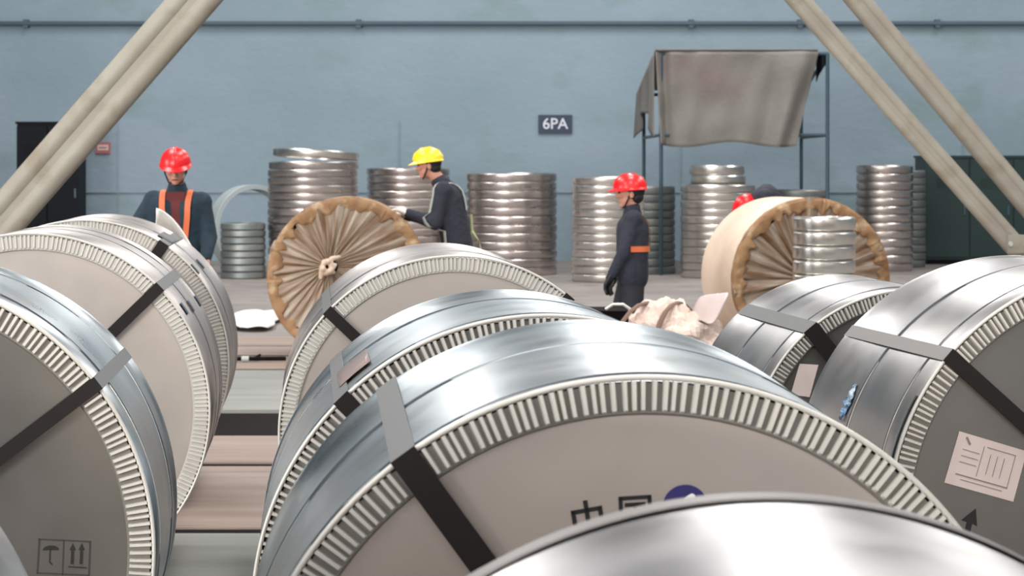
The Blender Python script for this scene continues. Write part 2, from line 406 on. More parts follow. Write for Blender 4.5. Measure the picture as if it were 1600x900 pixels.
stroke(li, [lp(.4, .14), lp(.4, .72)], .0014, .0058); stroke(li, [lp(.86, .14), lp(.86, .78)], .0014, .0058)
for u in (.52, .62, .72): stroke(li, [lp(u, .26), lp(u, .64)], .0014, .0058)
stroke(li, [lp(.13, .08), lp(.19, .17)], .006, .0058)
li.build('label_print', M_labelink, lo_, False)
am = MB(); P = [loc(*p) for p in ((1517, 794), (1519, 822), (1511, 818), (1506, 838), (1497, 836), (1502, 815), (1493, 812))]
am.add([(a, .0082, b) for a, b in P], [tuple(range(7))])
tag(am.build('arrow_symbol', M_black, t, False), 'black arrow pointing up')
# R1 blue film scrap and pale overlap on the shell
def shellpt(key, px, py, off=.004):
    """point of the shell under a pixel"""
    t, R, wd, k, loc, cy = coils[key]
    M = Matrix.Translation(t.location) @ Euler(t.rotation_euler).to_matrix().to_4x4(); Mi = M.inverted()
    o = Mi @ Vector((0, 0, CH)); d = (Mi.to_3x3() @ Vector(((px-800)/F, 1, -(py-HY)/F)))
    a = d.x*d.x+d.z*d.z; b = 2*(o.x*d.x+o.z*d.z); c = o.x*o.x+o.z*o.z-(R+off)**2
    D = b*b-4*a*c
    if D < 0: D = 0
    s = (-b-math.sqrt(D))/(2*a); p = o+d*s
    return p, math.atan2(p.z, p.x)
m_ = MB().lathe([(1.045-.052, .638), (1.045-.050, .6405), (1.045-.010, .6405), (1.045-.008, .638)], 160, 'Y').build('end_band', M_endband, coils['M0'][0], angle=40)
t = coils['R1'][0]
bf = MB(); p0, a0 = shellpt('R1', 1325, 628); R = coils['R1'][1]
def crum(u, v):
    a = a0 + (u-.5)*.17; y = p0.y + (v-.5)*.06*(1-abs(u-.5)*1.4)
    r = R+.003+.012*abs(noise.noise(Vector((u*6, v*5, 1))))
    return (r*math.cos(a), y+.012*noise.noise(Vector((u*5, 3, v))), r*math.sin(a))
bf.grid(24, 10, crum); tag(bf.build('film_scrap', M_bluefilm, t), 'crumpled blue film stuck on the shell')
# tape squares and stencilled marks on shells
def shellpatch(key, name, px, py, da, dy, m, label=None, off=.005):
    p, a = shellpt(key, px, py); mb = MB(); patch(mb, coils[key][1], a-da/2, a+da/2, p.y-dy/2, p.y+dy/2, off)
    o = mb.build(name, m, coils[key][0])
    solid(o, .0015)
    if label: o['label'] = label
    return o
shellpatch('M2', 'tape_patch', 553, 575, .14, .42, M_brownfilm, 'brownish film patch beside the strap', .0075)
shellpatch('L3', 'tape_patch', 262, 372, .12, .5, M_sheen_and_tape, 'grey tape over the strap', .0075)
for px, py in ((305, 420), (313, 412)): shellpatch('L3', 'stencil_mark', px, py, .085, .09, M_signnavy, 'dark stencilled mark')
for px, py in ((288, 482), (298, 478), (309, 470)): shellpatch('L2', 'stencil_mark', px, py, .075, .085, M_signnavy, 'dark stencilled mark')
m_ = MB(); a_ = math.atan2(-(660-coils['R1'][5]), 1392-1760); patch(m_, coils['R1'][1], a_-.13, a_+.17, .012, .026, .002); solid(tag(m_.build('rim_dark_line', M_band, coils['R1'][0]), 'dark line beside the rim'), .0015)  # narrow dark strip along the rim
t, R, wd, k, loc, cy = coils['R2']
m_ = MB(); q = [loc(*p) for p in ((1246, 570), (1276, 572), (1262, 622), (1232, 618))]
m_.add([(a, y, b) for y in (.0085, .0065) for a, b in q], [(0, 3, 2, 1), (4, 5, 6, 7), (0, 1, 5, 4), (1, 2, 6, 5), (2, 3, 7, 6), (3, 0, 4, 7)])
tag(m_.build('paper_label', M_label, t, False), 'small pale paper label')

# ---------------------------------------------------------------- guard ring stacks
ORD = ['topmost', 'second', 'third', 'fourth', 'fifth', 'sixth', 'seventh', 'eighth', 'ninth', 'tenth', 'eleventh', 'twelfth',
       'thirteenth', 'fourteenth', 'fifteenth', 'sixteenth', 'seventeenth', 'eighteenth', 'nineteenth', 'twentieth']
def ring_mesh(R, h, m, lip=.012):
    pr = [(0, R-.05), (0, R-.020), (h*.07, R-.006), (h*.15, R), (h*.84, R-.001), (h*.91, R-.009), (h*.985, R-.020), (h*.985, R-.055),
          (h*.9, R-.055), (h*.83, R-.032), (h*.2, R-.014), (h*.06, R-.04)]
    o = MB().lathe(pr, 56, 'Z', closed=True).build('guard_ring', m)
    return o
def stack(desc, cx, halfpx, Z, ytop, m, h=.125, base=0, jit=.005, tilt=.0015, first_name='ring', group=None, topextra=None, tries=None):
    R = halfpx*Z/F; X = (cx-800)*Z/F; top = CH-(ytop-HY)*Z/F
    n = max(1, round((top-base)/h)); h = (top-base)/n
    proto = None
    for i in range(n):
        if proto is None: o = proto = ring_mesh(R, h*.985, m)
        else: o = proto.copy(); C.objects.link(o)
        o.location = (X+random.uniform(-jit, jit), Z+random.uniform(-jit, jit), base+i*h+.001)
        o.rotation_euler = (random.uniform(-tilt, tilt), random.uniform(-tilt, tilt), random.uniform(0, 6))
        k = n-1-i+(topextra or 0)
        w_ = ORD[k] if k < len(ORD) else 'lowest'
        lab = (w_+' ring' if k == 0 else w_+' ring down')+' '+desc
        tag(o, lab, 'ring', group or 'steel guard rings '+desc)
    return X, top, R
stack('in the low stack inside the upright hoop', 380, 35, 34.7, 348, M_guardd, .1)
X, top, R = stack('in the tallest stack beside the hoop', 489, 70, 35, 252, M_guard, .118, jit=.01, tilt=.002, topextra=1)
o = ring_mesh(R*.96, .12, M_guardb); o.location = (X+.04, 35, top+.045); o.rotation_euler = (.03, .05, 1)
tag(o, 'topmost ring lying tilted on the tallest stack beside the hoop', 'ring', 'steel guard rings in the tallest stack beside the hoop')
stack('in the stack behind the yellow helmeted man', 638, 65, 36.6, 262, M_guard, .122)
stack('in the wide stack right of the yellow helmeted man', 800, 70, 36, 270, M_guard, .127)
stack('in the stack just behind the walking worker', 950, 56, 33.8, 276, M_guardb, .122, jit=.008)
stack('in the dull stack behind the walking worker\'s back', 1010, 45, 36.2, 291, M_guardd, .125)
X, top, R = stack('in the stack under the canopy', 1122, 58, 35, 288, M_guardb, .122, topextra=2)
for i in range(2):
    o = ring_mesh(43*35/F, .14, M_guardb); o.location = (X-.02*i, 35, top+.003+.145*i)
    tag(o, ('topmost' if i else 'second')+' narrower ring on the stack under the canopy', 'ring', 'steel guard rings in the stack under the canopy')
stack('in the dark stack behind the beige wrapped coil', 1248, 43, 36.6, 296, M_guardd, .13)
stack('in the right-hand stack left of the green cabinet', 1382, 44, 37.2, 258, M_guard, .128)
stack('in the slim stack touching the green cabinet', 1412, 34, 38.55, 266, M_guardd, .128)
stack('in the small bright stack before the beige wrapped coil', 1288, 49, 18.2, 338, M_guardb, .1133, base=DECK+.001, jit=.003)
# upright hoop
hp = MB(); Rh = .69
bandp = [(-.14, Rh), (-.135, Rh+.004), (.135, Rh+.004), (.14, Rh), (.14, Rh-.07), (.135, Rh-.07), (.135, Rh-.008), (-.135, Rh-.008), (-.135, Rh-.07), (-.14, Rh-.07)]
hp.lathe(bandp, 80, 'Y', closed=True)
ho = hp.build('guard_hoop', M_hoop); X = (392-800)*36.1/F
ho.location = (X, 36.1, Rh+.01); ho.rotation_euler = (-.03, 0, .6)
tag(ho, 'large thin grey hoop standing upright behind the low ring stack', 'hoop')

# ---------------------------------------------------------------- paper wrapped coils
def radial_mat(off):
    m = M_pleat.copy(); nt = m.node_tree; N = nt.nodes; L = nt.links; b = N['Principled BSDF']
    tc = N.new('ShaderNodeTexCoord'); sp = N.new('ShaderNodeSeparateXYZ'); L.new(tc.outputs['Object'], sp.inputs[0])
    def mth(op, a, c):
        n = N.new('ShaderNodeMath'); n.operation = op
        for i, q in enumerate((a, c)):
            if isinstance(q, (int, float)): n.inputs[i].default_value = q
            else: L.new(q, n.inputs[i])
        return n.outputs[0]
    an = mth('ARCTAN2', mth('SUBTRACT', sp.outputs[2], off[1]*.8), mth('SUBTRACT', sp.outputs[0], off[0]*.8))
    cb = N.new('ShaderNodeCombineXYZ'); L.new(mth('MULTIPLY', an, 9.0), cb.inputs[0])
    rad = mth('POWER', mth('ADD', mth('POWER', sp.outputs[0], 2.0), mth('POWER', sp.outputs[2], 2.0)), .5)
    L.new(mth('MULTIPLY', rad, 2.5), cb.inputs[1])
    nz = N.new('ShaderNodeTexNoise'); nz.inputs['Scale'].default_value = 1.0; nz.inputs['Detail'].default_value = 3; L.new(cb.outputs[0], nz.inputs['Vector'])
    rp = N.new('ShaderNodeValToRGB'); L.new(nz.outputs[0], rp.inputs[0]); e = rp.color_ramp.elements
    e[0].position = .36; e[0].color = lin((118, 88, 62)); e[1].position = .66; e[1].color = lin((174, 160, 144))
    k = e.new(.5); k.color = lin((144, 124, 106))
    L.new(rp.outputs[0], b.inputs['Base Color'])
    return m
def wrapped(label, cx, Z, R, wd, yaw, shellm, knot, seed, concave=.05, off=(0, 0), npl=40):
    X = (cx-800)*Z/F
    t = thing('wrapped_coil', label, 'wrapped coil', (X, Z, R+DECK+.014), yaw)
    rnd = random.Random(seed)
    MB().lathe([(.0, R-.02), (.012, R-.004), (.03, R), (wd*.5, R+.002), (wd-.03, R), (wd-.01, R-.006), (wd, R-.03), (wd+.01, .1), (wd+.01, .02)], 120, 'Y').build('outer_wrap', shellm, t, angle=60)
    # kraft folds lapping over the rim
    rim = [(.06, R+.004), (.03, R+.006), (.004, R+.001), (-.008, R-.02), (-.010, R-.045), (-.006, R-.075), (.004, R-.095), (.02, R-.105)]
    def rf(a, j, h, r):
        s = noise.noise(Vector((math.cos(a)*9+seed, math.sin(a)*9, 0)))
        s2 = noise.noise(Vector((math.cos(a)*15, math.sin(a)*15, seed+j*.15)))
        g = 1 if 2 <= j <= 6 else 0
        e = .075*s if j >= 5 else 0
        if j == 0: return (h+.03*s, r+.001)
        return (h-.016*abs(s2)*g, r+.004*s2*(1 if j > 2 else .3)+e)
    MB().lathe(rim, 220, 'Y', fn=rf).build('rim_fold', M_kraft, t, angle=25)
    # pleated wrap drawn in to the hub
    ph = [rnd.uniform(.25, 1.5) for _ in range(npl)]; pw = [rnd.uniform(.9, 1.08) for _ in range(npl)]
    prof = [(.004, R-.035), (0, R-.2), (0, R-.32), (0, R-.44), (0, .16), (0, .07)]
    def pf(a, j, h, r):
        u = a/(2*PI)*npl; k = int(u) % npl; f = u-int(u)
        saw = f/.7 if f < .7 else (1-f)/.3
        dep = concave*(1-r/R)**.8
        return (.004+dep - (.022 if npl > 30 else .045)*ph[k]*saw*(.35+.65*(1-abs(r/R-.5))), r*(1+.01*math.sin(a*5))*(pw[k] if j < 2 else 1))
    pb = MB().lathe(prof, npl*8, 'Y', fn=pf)
    for v in pb.v:
        f_ = 1-min(1, math.hypot(v.x, v.z)/(R-.055)); v.x += off[0]*f_; v.z += off[1]*f_
    pb.build('pleated_wrap', radial_mat(off), t, angle=25)
    MB().lathe([(concave+.0, .08), (concave+.02, .06), (concave+.03, .0)], 40, 'Y').build('hub_hollow', M_black, t, loc=(off[0]*.85, 0, off[1]*.85))
    if knot:
        kb = MB()
        for q in range(6):
            a = q*1.05+.3
            kb.capsule((.035*math.cos(a)-.02, -.02-.02*(q % 2), .05*math.sin(a)), (.06*math.cos(a+1)-.01, .0, .065*math.sin(a+1)), .026, .018)
        kb.capsule((-.06, 0, .0), (-.075, .01, -.09), .028, .022)
        kb.capsule((.02, 0, .07), (.08, .02, .085), .024, .018)
        ko = kb.build('paper_knot', M_wrap, t, angle=0, loc=(off[0]*.9, .02, off[1]*.9))
        rm = ko.modifiers.new('r', 'REMESH'); rm.mode = 'VOXEL'; rm.voxel_size = .008; rm.use_smooth_shade = True
    return t
wrapped('brown paper wrapped coil held by the yellow helmeted man', 543, 19.6, .68, 1.0, .05, M_kraft, True, 3, .04, (-.17, .10))
wrapped('beige wrapped coil with pleated side behind the small bright ring stack', 1269, 19.2, .68, 1.02, .19, M_wrap, False, 8, .16, (0, 0), 26)
# thin bands on the beige wrap are left plain

# ---------------------------------------------------------------- crumpled paper bundle, sheets, sled
bz = 15.6
bt = thing('paper_bundle', 'crumpled pinkish paper bundle tied with brown bands behind the centre coils', 'paper bundle', ((1040-800)*bz/F, bz, DECK))
def lump(u, v, rx, ry, rz, cx, cz, sd, amp=.09):
    th = u*2*PI; ph = v*PI
    d = Vector((math.sin(ph)*math.cos(th), math.sin(ph)*math.sin(th), math.cos(ph)))
    r = 1+amp*2*noise.noise(d*1.6+Vector((sd, 0, 0)))+amp*noise.noise(d*5+Vector((sd, 3, 0)))-amp*.8*abs(noise.noise(d*9+Vector((0, sd, 0))))
    return (cx+rx*d.x*r, ry*d.y*r, max(0, cz+rz*d.z*r))
b = MB(); b.grid(84, 44, lambda u, v: lump(u, v, .40, .34, .40, .02, .30, 4, .15)); b.build('paper_wrap', M_bundle, bt, angle=18)
for cx, tl in ((-.12, .5), (.08, .35)):
    pts = []
    for i in range(15):
        a = PI*i/14
        pts.append((cx-.5*math.cos(a)*tl*1.2, -.36*math.cos(a)*.95, .16+.56*math.sin(a)))
    MB().tube(pts, .022, 6, .5).build('band', M_brown, bt)
b = MB(); b.grid(14, 10, lambda u, v: (.14+.24*u+.03*math.sin(v*5), -.22+.35*v, .52+.20*u+.05*math.sin(u*7+v*4)-.03*v*v+.1*(v)))
solid(tag(b.build('loose_flap', M_label, bt, angle=20), 'pale folded flap sticking up'), .01)
b = MB(); b.grid(20, 12, lambda u, v: (-.05+.5*u, -.3+.3*v, .36-.28*u+.05*noise.noise(Vector((u*4, v*4, 2)))))
solid(b.build('loose_flap', M_white, bt, angle=20), .01)
# dark timber sled beside the bundle
st = thing('timber_sled', 'dark timber sled with a pale strap end left of the paper bundle', 'sled', ((940-800)*16.6/F, 16.6, DECK))
MB().box((0, 0, .58), (.42, .5, .07)).build('board', M_pit, st, False)
for sx in (-.17, .17): MB().box((sx, 0, .272), (.07, .45, .54)).build('leg', M_pit, st, False)
MB().tube([(.02, -.27, .63), (.07, -.29, .665), (.14, -.29, .665), (.19, -.27, .63), (.20, -.26, .55)], .018, 6, .6).build('strap_end', M_white, st)
# white sheet on floor by the brown coil
zz = 24.5
b = MB(); b.grid(22, 14, lambda u, v: ((-.30+.56*u)+.05*noise.noise(Vector((v*3, 1, 0))), -1.0+2.1*v+.1*math.sin(u*6), .03+.10*abs(noise.noise(Vector((u*2, v*2, 5))))+.10*math.sin(PI*u)*math.sin(PI*v)))
o = b.build('paper_sheet', M_white, loc=((396-800)*zz/F, zz, .01), angle=25); solid(o, .008, 1)
tag(o, 'rumpled white paper sheet on the floor left of the brown wrapped coil', 'paper sheet')
# tool lying on the planks
tl = thing('pry_bar', 'thin dark bar with a bright ferrule lying across the aisle planks', 'tool', ((400-800)*19.3/F, 19.3, DECK+.008), .06)
MB().tube([(-.18, 0, .02), (.25, 0, .02)], .018, 8).build('shaft', M_pit, tl)
MB().tube([(-.12, 0, .02), (-.06, 0, .02)], .024, 8).build('ferrule', M_greyweb, tl)
MB().tube([(-.02, 0, .02), (.02, .25, .03)], .012, 6).build('cross_handle', M_pit, tl)
# white curled end sheet on top of the third left coil
t3, R3, w3, *_ = coils['L3']
yb = t3.location.y+w3+.35; Xs = (250-800)*yb/F
b = MB()
def horn(u, v):
    # a tapering curl leaning against the back of the coil
    px = 244+58*u; top = 325+64*u**1.5; bot = 352+60*u
    z = CH-((top*(1-v)+bot*v)-HY)*yb/F
    return ((px-800)*yb/F, yb+.10*math.sin(PI*v)-.12*u, z)
zlow = DECK
def sheetlow(u, v):
    x0 = (244+58*u-800)*yb/F; ztop = CH-((325+64*u**1.5)-HY)*yb/F
    z = ztop+(zlow-ztop)*v
    return (x0-.25*v*(1-u), yb+.10*math.sin(PI*min(1, v*5))+.06*math.sin(u*PI), z)
b.grid(14, 24, sheetlow)
o = solid(b.build('end_sheet', M_white, angle=60), .012)
tag(o, 'white pointed cover sheet standing behind the third left coil', 'cover sheet')

# ---------------------------------------------------------------- canopy
Zn, Zf = 35.6, 39.2
ct = thing('canopy', 'grey tarpaulin canopy draped over a thin blue pipe frame at the wall', 'canopy', (0, 0, 0))
def P(px, py, Z): return tuple(at(px, py, Z))
A, B, D_, E = P(1033, 84, Zn), P(1293, 84, Zn), P(1006, 148, Zf), P(1252, 148, Zf)
for p in (A, B, D_, E):
    MB().tube([(p[0], p[1], 0), p], .03, 8).build('post', M_post, ct)
MB().tube([A, B], .028, 8).build('rail', M_post, ct); MB().tube([D_, E], .028, 8).build('rail', M_post, ct)
MB().tube([A, D_], .028, 8).build('rail', M_post, ct); MB().tube([B, E], .028, 8).build('rail', M_post, ct)
zb = at(0, 211, Zn).z
MB().tube([(A[0], A[1], zb), (B[0], B[1], zb)], .025, 8).build('rail', M_post, ct)
MB().tube([(B[0], B[1], zb), (E[0], E[1], zb)], .025, 8).build('rail', M_post, ct)
MB().tube([(A[0], A[1], zb), (D_[0], D_[1], zb)], .025, 8).build('rail', M_post, ct)
def front(u, v):
    xt0, xt1 = 1024, 1278; xb0, xb1 = 1032, 1244
    x = (xt0+(xt1-xt0)*u)*(1-v)+(xb0+(xb1-xb0)*u)*v
    y = 81+(226+4*math.sin(u*9)-81)*v
    fold = .035*math.sin(u*30+v*2)*(.25+v)*(1.3*abs(u-.5)+.15)+.05*noise.noise(Vector((u*7, v*3, 0)))
    fold += .16*math.exp(-((u-.93+.08*v)*16)**2)+.12*math.exp(-((u-.84)*18)**2)*(1-v)-.14*math.exp(-((u-.05)*26)**2)
    p = at(x, y, Zn-.10); return (p.x, p.y-fold, p.z)
solid(MB().grid(110, 26, front).build('front_drape', M_cloth, ct, angle=0), .012)
def roof(u, v):
    a = Vector(P(1024, 81, Zn-.1)).lerp(Vector(P(1278, 81, Zn-.1)), u); b = Vector(P(998, 144, Zf+.1)).lerp(Vector(P(1256, 144, Zf+.1)), u)
    p = a.lerp(b, v); return (p.x, p.y, p.z+.04-.10*math.sin(PI*v)*abs(math.sin(u*6)))
solid(MB().grid(40, 20, roof).build('roof_cover', M_cloth, ct, angle=0), .012)
def side(u, v):
    a = Vector(P(1024, 82, Zn-.1)); b = Vector(P(997, 146, Zf+.1)); top = a.lerp(b, u)
    bot = 1.7-(216-HY)*top.y/F + .75*max(0, math.sin(u*PI))*(1 if u < .75 else .6)*.55
    return (top.x-.05*math.sin(u*14)*v-.03, top.y, top.z+(bot-top.z)*v)
solid(MB().grid(40, 16, side).build('side_drape', M_cloth, ct, angle=0), .012)
def corner(u, v):
    return tuple(Vector(P(1275+18*u, 84+(44-36*u)*v, Zn+.05)) + Vector((0, .06*math.sin(u*8), 0)))
solid(MB().grid(10, 8, corner).build('corner_shade', M_dark, ct, angle=0), .012)  # dark patch stands in for the shade inside the canopy

# ---------------------------------------------------------------- signs, cabinets
sg = thing('wall_sign', 'small navy sign with pale lettering on the blue wall', 'sign', tuple(at(867.5, 194, 40.97)))
MB().box((0, 0, 0), (.60, .03, .33)).build('panel', M_signnavy, sg, False)
cu = bpy.data.curves.new('sign_text', 'FONT'); cu.body = '6PA'; cu.size = .27; cu.align_x = 'CENTER'; cu.align_y = 'CENTER'; cu.extrude = .004; cu.offset = .003
tmp = bpy.data.objects.new('tmp', cu); C.objects.link(tmp); bpy.context.view_layer.update()
me = bpy.data.meshes.new_from_object(tmp); bpy.data.objects.remove(tmp)
me.materials.clear(); me.materials.append(M_signtext)
so = bpy.data.objects.new('lettering', me); C.objects.link(so); so.parent = sg; so.location = (0, -.02, 0); so.rotation_euler = (PI/2, 0, 0); so.scale = (1, 1, 1)
s2 = thing('notice', 'small faded notice on the wall behind the left beam', 'notice', tuple(at(161, 231, 40.97)))
MB().box((0, 0, 0), (.26, .02, .2)).build('panel', M_signred, s2, False)
MB().box((0, -.012, .005), (.19, .01, .10)).build('print', M_label, s2, False)
MB().box((0, -.02, .005), (.13, .01, .02)).build('print', M_signred, s2, False)

def cabinet(label, px0, px1, ytop, Z, depth, m, doors, cat='cabinet', name='cabinet'):
    x0, x1 = (px0-800)*Z/F, (px1-800)*Z/F; H = CH-(ytop-HY)*Z/F; W = x1-x0
    t = thing(name, label, cat, ((x0+x1)/2, Z+depth/2, 0))
    MB().box((0, .01, H/2+.03), (W-.03, depth-.02, H-.1)).build('body', m, t, False)
    MB().box((0, 0, H-.02), (W+.02, depth+.02, .04)).build('top_panel', m, t, False)
    MB().box((0, .03, .045), (W-.08, depth-.06, .09)).build('plinth', M_dark, t, False)
    for i in range(doors):
        dx = -W/2+W*(i+.5)/doors
        d = MB().box((dx, -depth/2-.004, H/2+.03), (W/doors-.03, .03, H-.2)).build('door', m, t, False)
        for q in range(5): MB().box((dx, -depth/2-.022, H-.4-.035*q), (W/doors*.5, .012, .012)).build('louvre', m, d, False)
        MB().box((dx+W/doors*.38, -depth/2-.035, H*.5), (.03, .04, .16)).build('handle', M_post, d, False)
    return t
cabinet('tall black cabinet against the wall behind the left beam', 25, 124, 190, 39.3, .7, M_dark, 2)
cabinet('wide dark green cabinet at the right edge behind the leaning beams', 1446, 1720, 243, 39.4, 1.1, M_green, 4)

# ---------------------------------------------------------------- beams
def beam(name, label, p0, p1, wid, dep, ribs=True):
    """a leaning channel section: web with two rounded flange tubes"""
    p0 = Vector(p0); p1 = Vector(p1); L = (p1-p0).length
    t = bpy.data.objects.new(name, None); C.objects.link(t); t.location = p0
    d = (p1-p0).normalized(); y = Vector((0, 1, 0)); x = d.cross(y).normalized(); y2 = d.cross(x)
    t.rotation_euler = Matrix((x, -y2, d)).transposed().to_euler() if True else None
    tag(t, label, 'beam')
    MB().box((0, .01, L/2), (wid*.8, dep*.5, L)).build('web', M_beam, t, False)
    for s in (-1, 1):
        b = MB(); n = 10
        prof = [(math.cos(2*PI*k/n)*wid*.25+s*wid*.25, math.sin(2*PI*k/n)*dep*.5) for k in range(n)]
        vv = [(a, b_, 0) for a, b_ in prof]+[(a, b_, L) for a, b_ in prof]
        b.add(vv, [(k, (k+1) % n, n+(k+1) % n, n+k) for k in range(n)]+[tuple(range(n))[::-1], tuple(range(n, 2*n))])
        b.build('flange', M_beam, t, angle=50)
    return t
def bz_(p, Z): return at(p[0], p[1], Z)
# left beam: foot on the floor out of frame
def along(a, b, Z, zf=0.0, zt=5.2):
    """extend the image line a-b at depth Z to heights zf and zt"""
    A = at(a[0], a[1], Z); B_ = at(b[0], b[1], Z); d = (A-B_)/(A.z-B_.z)
    return B_ + d*(zf-B_.z), B_ + d*(zt-B_.z)
f0, f1 = along((307, 0), (28, 325), 14.5, .0, 4.2)
beam('leaning_beam', 'broad cream painted steel beam leaning up across the left corner', f0+Vector((0, 0, .05)), f1, 70*14.5/F, .12)
f0, f1 = along((1245, 0), (1580, 385), 20.5, .0, 4.6)
beam('leaning_beam', 'left of the two parallel cream beams leaning across the right corner', f0+Vector((0, 0, .05)), f1, 34*20.5/F, .1)
f0, f1 = along((1338, 0), (1600, 318), 21.4, .0, 4.6)
beam('leaning_beam', 'right of the two parallel cream beams leaning across the right corner', f0+Vector((0, 0, .05)), f1, 37*21.4/F, .1)
# bracket joining the two right beams
gp = thing('joint_bracket', 'cream bracket bolted between the two right beams', 'bracket', tuple(at(1592, 381, 20.3)))
MB().box((0.03, .0, 0), (.26, .05, .16)).build('plate', M_beam, gp, False)
for sx in (-.08, .06): MB().lathe([(-.05, .0), (-.05, .02), (-.03, .022)], 10, 'Y').build('bolt', M_greyweb, gp, loc=(sx, 0, 0))

# ---------------------------------------------------------------- people
def sdf(p, caps):
    m = 9
    for a, b, r0, r1 in caps:
        ab = b-a; L2 = ab.length_squared; t = 0 if L2 < 1e-9 else max(0, min(1, (p-a).dot(ab)/L2))
        m = min(m, (p-(a+ab*t)).length-(r0+(r1-r0)*t))
    return m
def remesh(o, vx, sm=4):
    r = o.modifiers.new('remesh', 'REMESH'); r.mode = 'VOXEL'; r.voxel_size = vx; r.use_smooth_shade = True
    s = o.modifiers.new('smooth', 'SMOOTH'); s.factor = .5; s.iterations = sm
    return o
def person(label, loc, rz, J, jm, helm, tilt=0, turn=0, glove=None, shirt=None, s=1.0, harness=None, open_front=False):
    t = thing('person', label, 'person', loc, rz)
    V = {k: Vector(v) for k, v in J.items()}
    body = MB(); jk = []; tro = []
    ch, pe, nk, hd = V['chest'], V['pelvis'], V['neck'], V['head']
    Y = Vector((0, 1, 0))
    # bare body, one surface
    for sg_ in (-1, 1):
        body.capsule(pe+Y*.075*sg_, ch+Y*.095*sg_, .105*s, .115*s)
        sh, el, wr = V['sh'+'RL'[sg_ > 0]], V['el'+'RL'[sg_ > 0]], V['wr'+'RL'[sg_ > 0]]
        hp, kn, an = V['hp'+'RL'[sg_ > 0]], V['kn'+'RL'[sg_ > 0]], V['an'+'RL'[sg_ > 0]]
        body.capsule(ch+Y*.07*sg_, sh, .08*s, .06*s); body.capsule(sh, el, .052*s, .040*s); body.capsule(el, wr, .040*s, .027*s)
        body.capsule(hp, kn, .085*s, .055*s); body.capsule(kn, an, .055*s, .036*s)
        body.capsule(an, an+Vector((.13, 0, -.05)), .035*s, .026*s)
        # hand
        d = (wr-el).normalized(); side = Vector((0, 0, 1)).cross(d)
        if side.length < .2: side = Vector((0, 1, 0))
        side.normalize(); nrm = d.cross(side).normalized()
        palm = wr+d*.055
        for q in range(4):
            w0 = side*(q-1.5)*.019
            body.capsule(wr+d*.01+w0*.6, wr+d*.085+w0, .018, .012)
            L1 = (.036, .042, .040, .032)[q]; b0 = wr+d*.088+w0*1.05; curl = nrm*(-.018 if nrm.z > 0 else .018)
            b1 = b0+d*L1+curl*.7; b2 = b1+d*L1*.55+curl*1.5
            body.capsule(b0, b1, .0095, .009); body.capsule(b1, b2, .009, .0075)
        th0 = wr+d*.025-side*.026*sg_; th1 = th0+d*.035-side*.03*sg_; body.capsule(th0, th1, .014, .011); body.capsule(th1, th1+d*.03, .011, .009)
        jk += [(ch+Y*.08*sg_, sh, .105*s, .085*s), (sh, el, .078*s, .062*s), (el, wr-d*.005, .062*s, .046*s)]
        jk += [(pe+Y*.07*sg_+Vector((0, 0, -.06)), ch+Y*.085*sg_, .135*s, .135*s)]
        tro += [(hp, kn, .108*s, .083*s), (kn, an+Vector((0, 0, .03)), .083*s, .068*s)]
        bo = MB(); bo.capsule(an+Vector((-.03, 0, .02)), an+Vector((.13, 0, -.035)), .055, .042); bo.capsule(an+Vector((0, 0, .1)), an, .05, .052)
        remesh(bo.build('boot', M_boot, t, angle=0), .01)
    tro.append((hp*0+V['hpL']+Vector((0, 0, .05)), V['hpR']+Vector((0, 0, .05)), .12*s, .12*s))
    body.capsule(ch+Vector((0, 0, .06)), nk, .07*s, .056*s); body.capsule(nk, hd-Vector((0, 0, .04)), .056*s, .056*s)
    HM = (Matrix.Rotation(turn, 3, 'Z') @ Matrix.Rotation(tilt, 3, 'Y'))
    def h(x, y, z): return hd + HM @ Vector((x, y, z))
    body.ellip(h(0, 0, .02), (.098, .078, .105), HM); body.ellip(h(.018, 0, -.045), (.075, .062, .075), HM)
    body.capsule(h(.09, 0, .0), h(.112, 0, -.03), .010, .014); body.ellip(h(.068, 0, -.095), (.026, .028, .02), HM)
    body.ellip(h(.085, 0, -.064), (.016, .026, .012), HM)
    for sy in (-1, 1):
        body.ellip(h(-.005, .08*sy, -.015), (.02, .010, .032), HM); body.ellip(h(.075, .04*sy, -.02), (.02, .022, .018), HM)
    bo = remesh(body.build('body', M_skin, t, angle=0), .0075, 2)
    for sy in (-1, 1):
        MB().ellip(h(.088, .032*sy, .006), (.009, .014, .007), HM, 10, 6).build('eye', M_hair, t)
        MB().capsule(h(.094, .018*sy, .026), h(.086, .05*sy, .026), .005, .004, 6).build('eyebrow', M_hair, t)
    MB().capsule(h(.100, -.018, -.066), h(.100, .018, -.066), .004, .004, 6).build('mouth', M_maroon, t)
    hr = MB(); hr.ellip(h(-.022, 0, .012), (.092, .087, .085), HM); hr.ellip(h(-.045, 0, -.035), (.058, .076, .055), HM)
    hr.build('hair', M_hair, t, angle=0)
    j = MB()
    for a, b, r0, r1 in jk: j.capsule(a, b, r0, r1)
    j.capsule(ch+Vector((0, 0, .05)), nk-Vector((0, 0, .015)), .10*s, .074*s)
    jk.append((ch+Vector((0, 0, .05)), nk-Vector((0, 0, .015)), .10*s, .074*s))
    remesh(j.build('jacket', jm, t, angle=0), .014, 4)
    q = MB()
    for a, b, r0, r1 in tro: q.capsule(a, b, r0, r1)
    remesh(q.build('trousers', M_trouser, t, angle=0), .016, 3)
    # helmet
    hb = MB(); nseg = 40; prof = []
    for k_ in range(9):
        a = k_/8*PI/2; prof.append((math.sin(a), math.cos(a)))
    vv = []; ff = []
    HO = .035
    for k_, (zz_, rr) in enumerate(prof[:-1]):
        for i in range(nseg):
            g = 2*PI*i/nseg
            ridge = 1+.03*math.exp(-(math.sin(g)*4)**2)
            vv.append(h(.128*rr*math.cos(g)*ridge, .112*rr*math.sin(g), HO+.112*zz_*ridge))
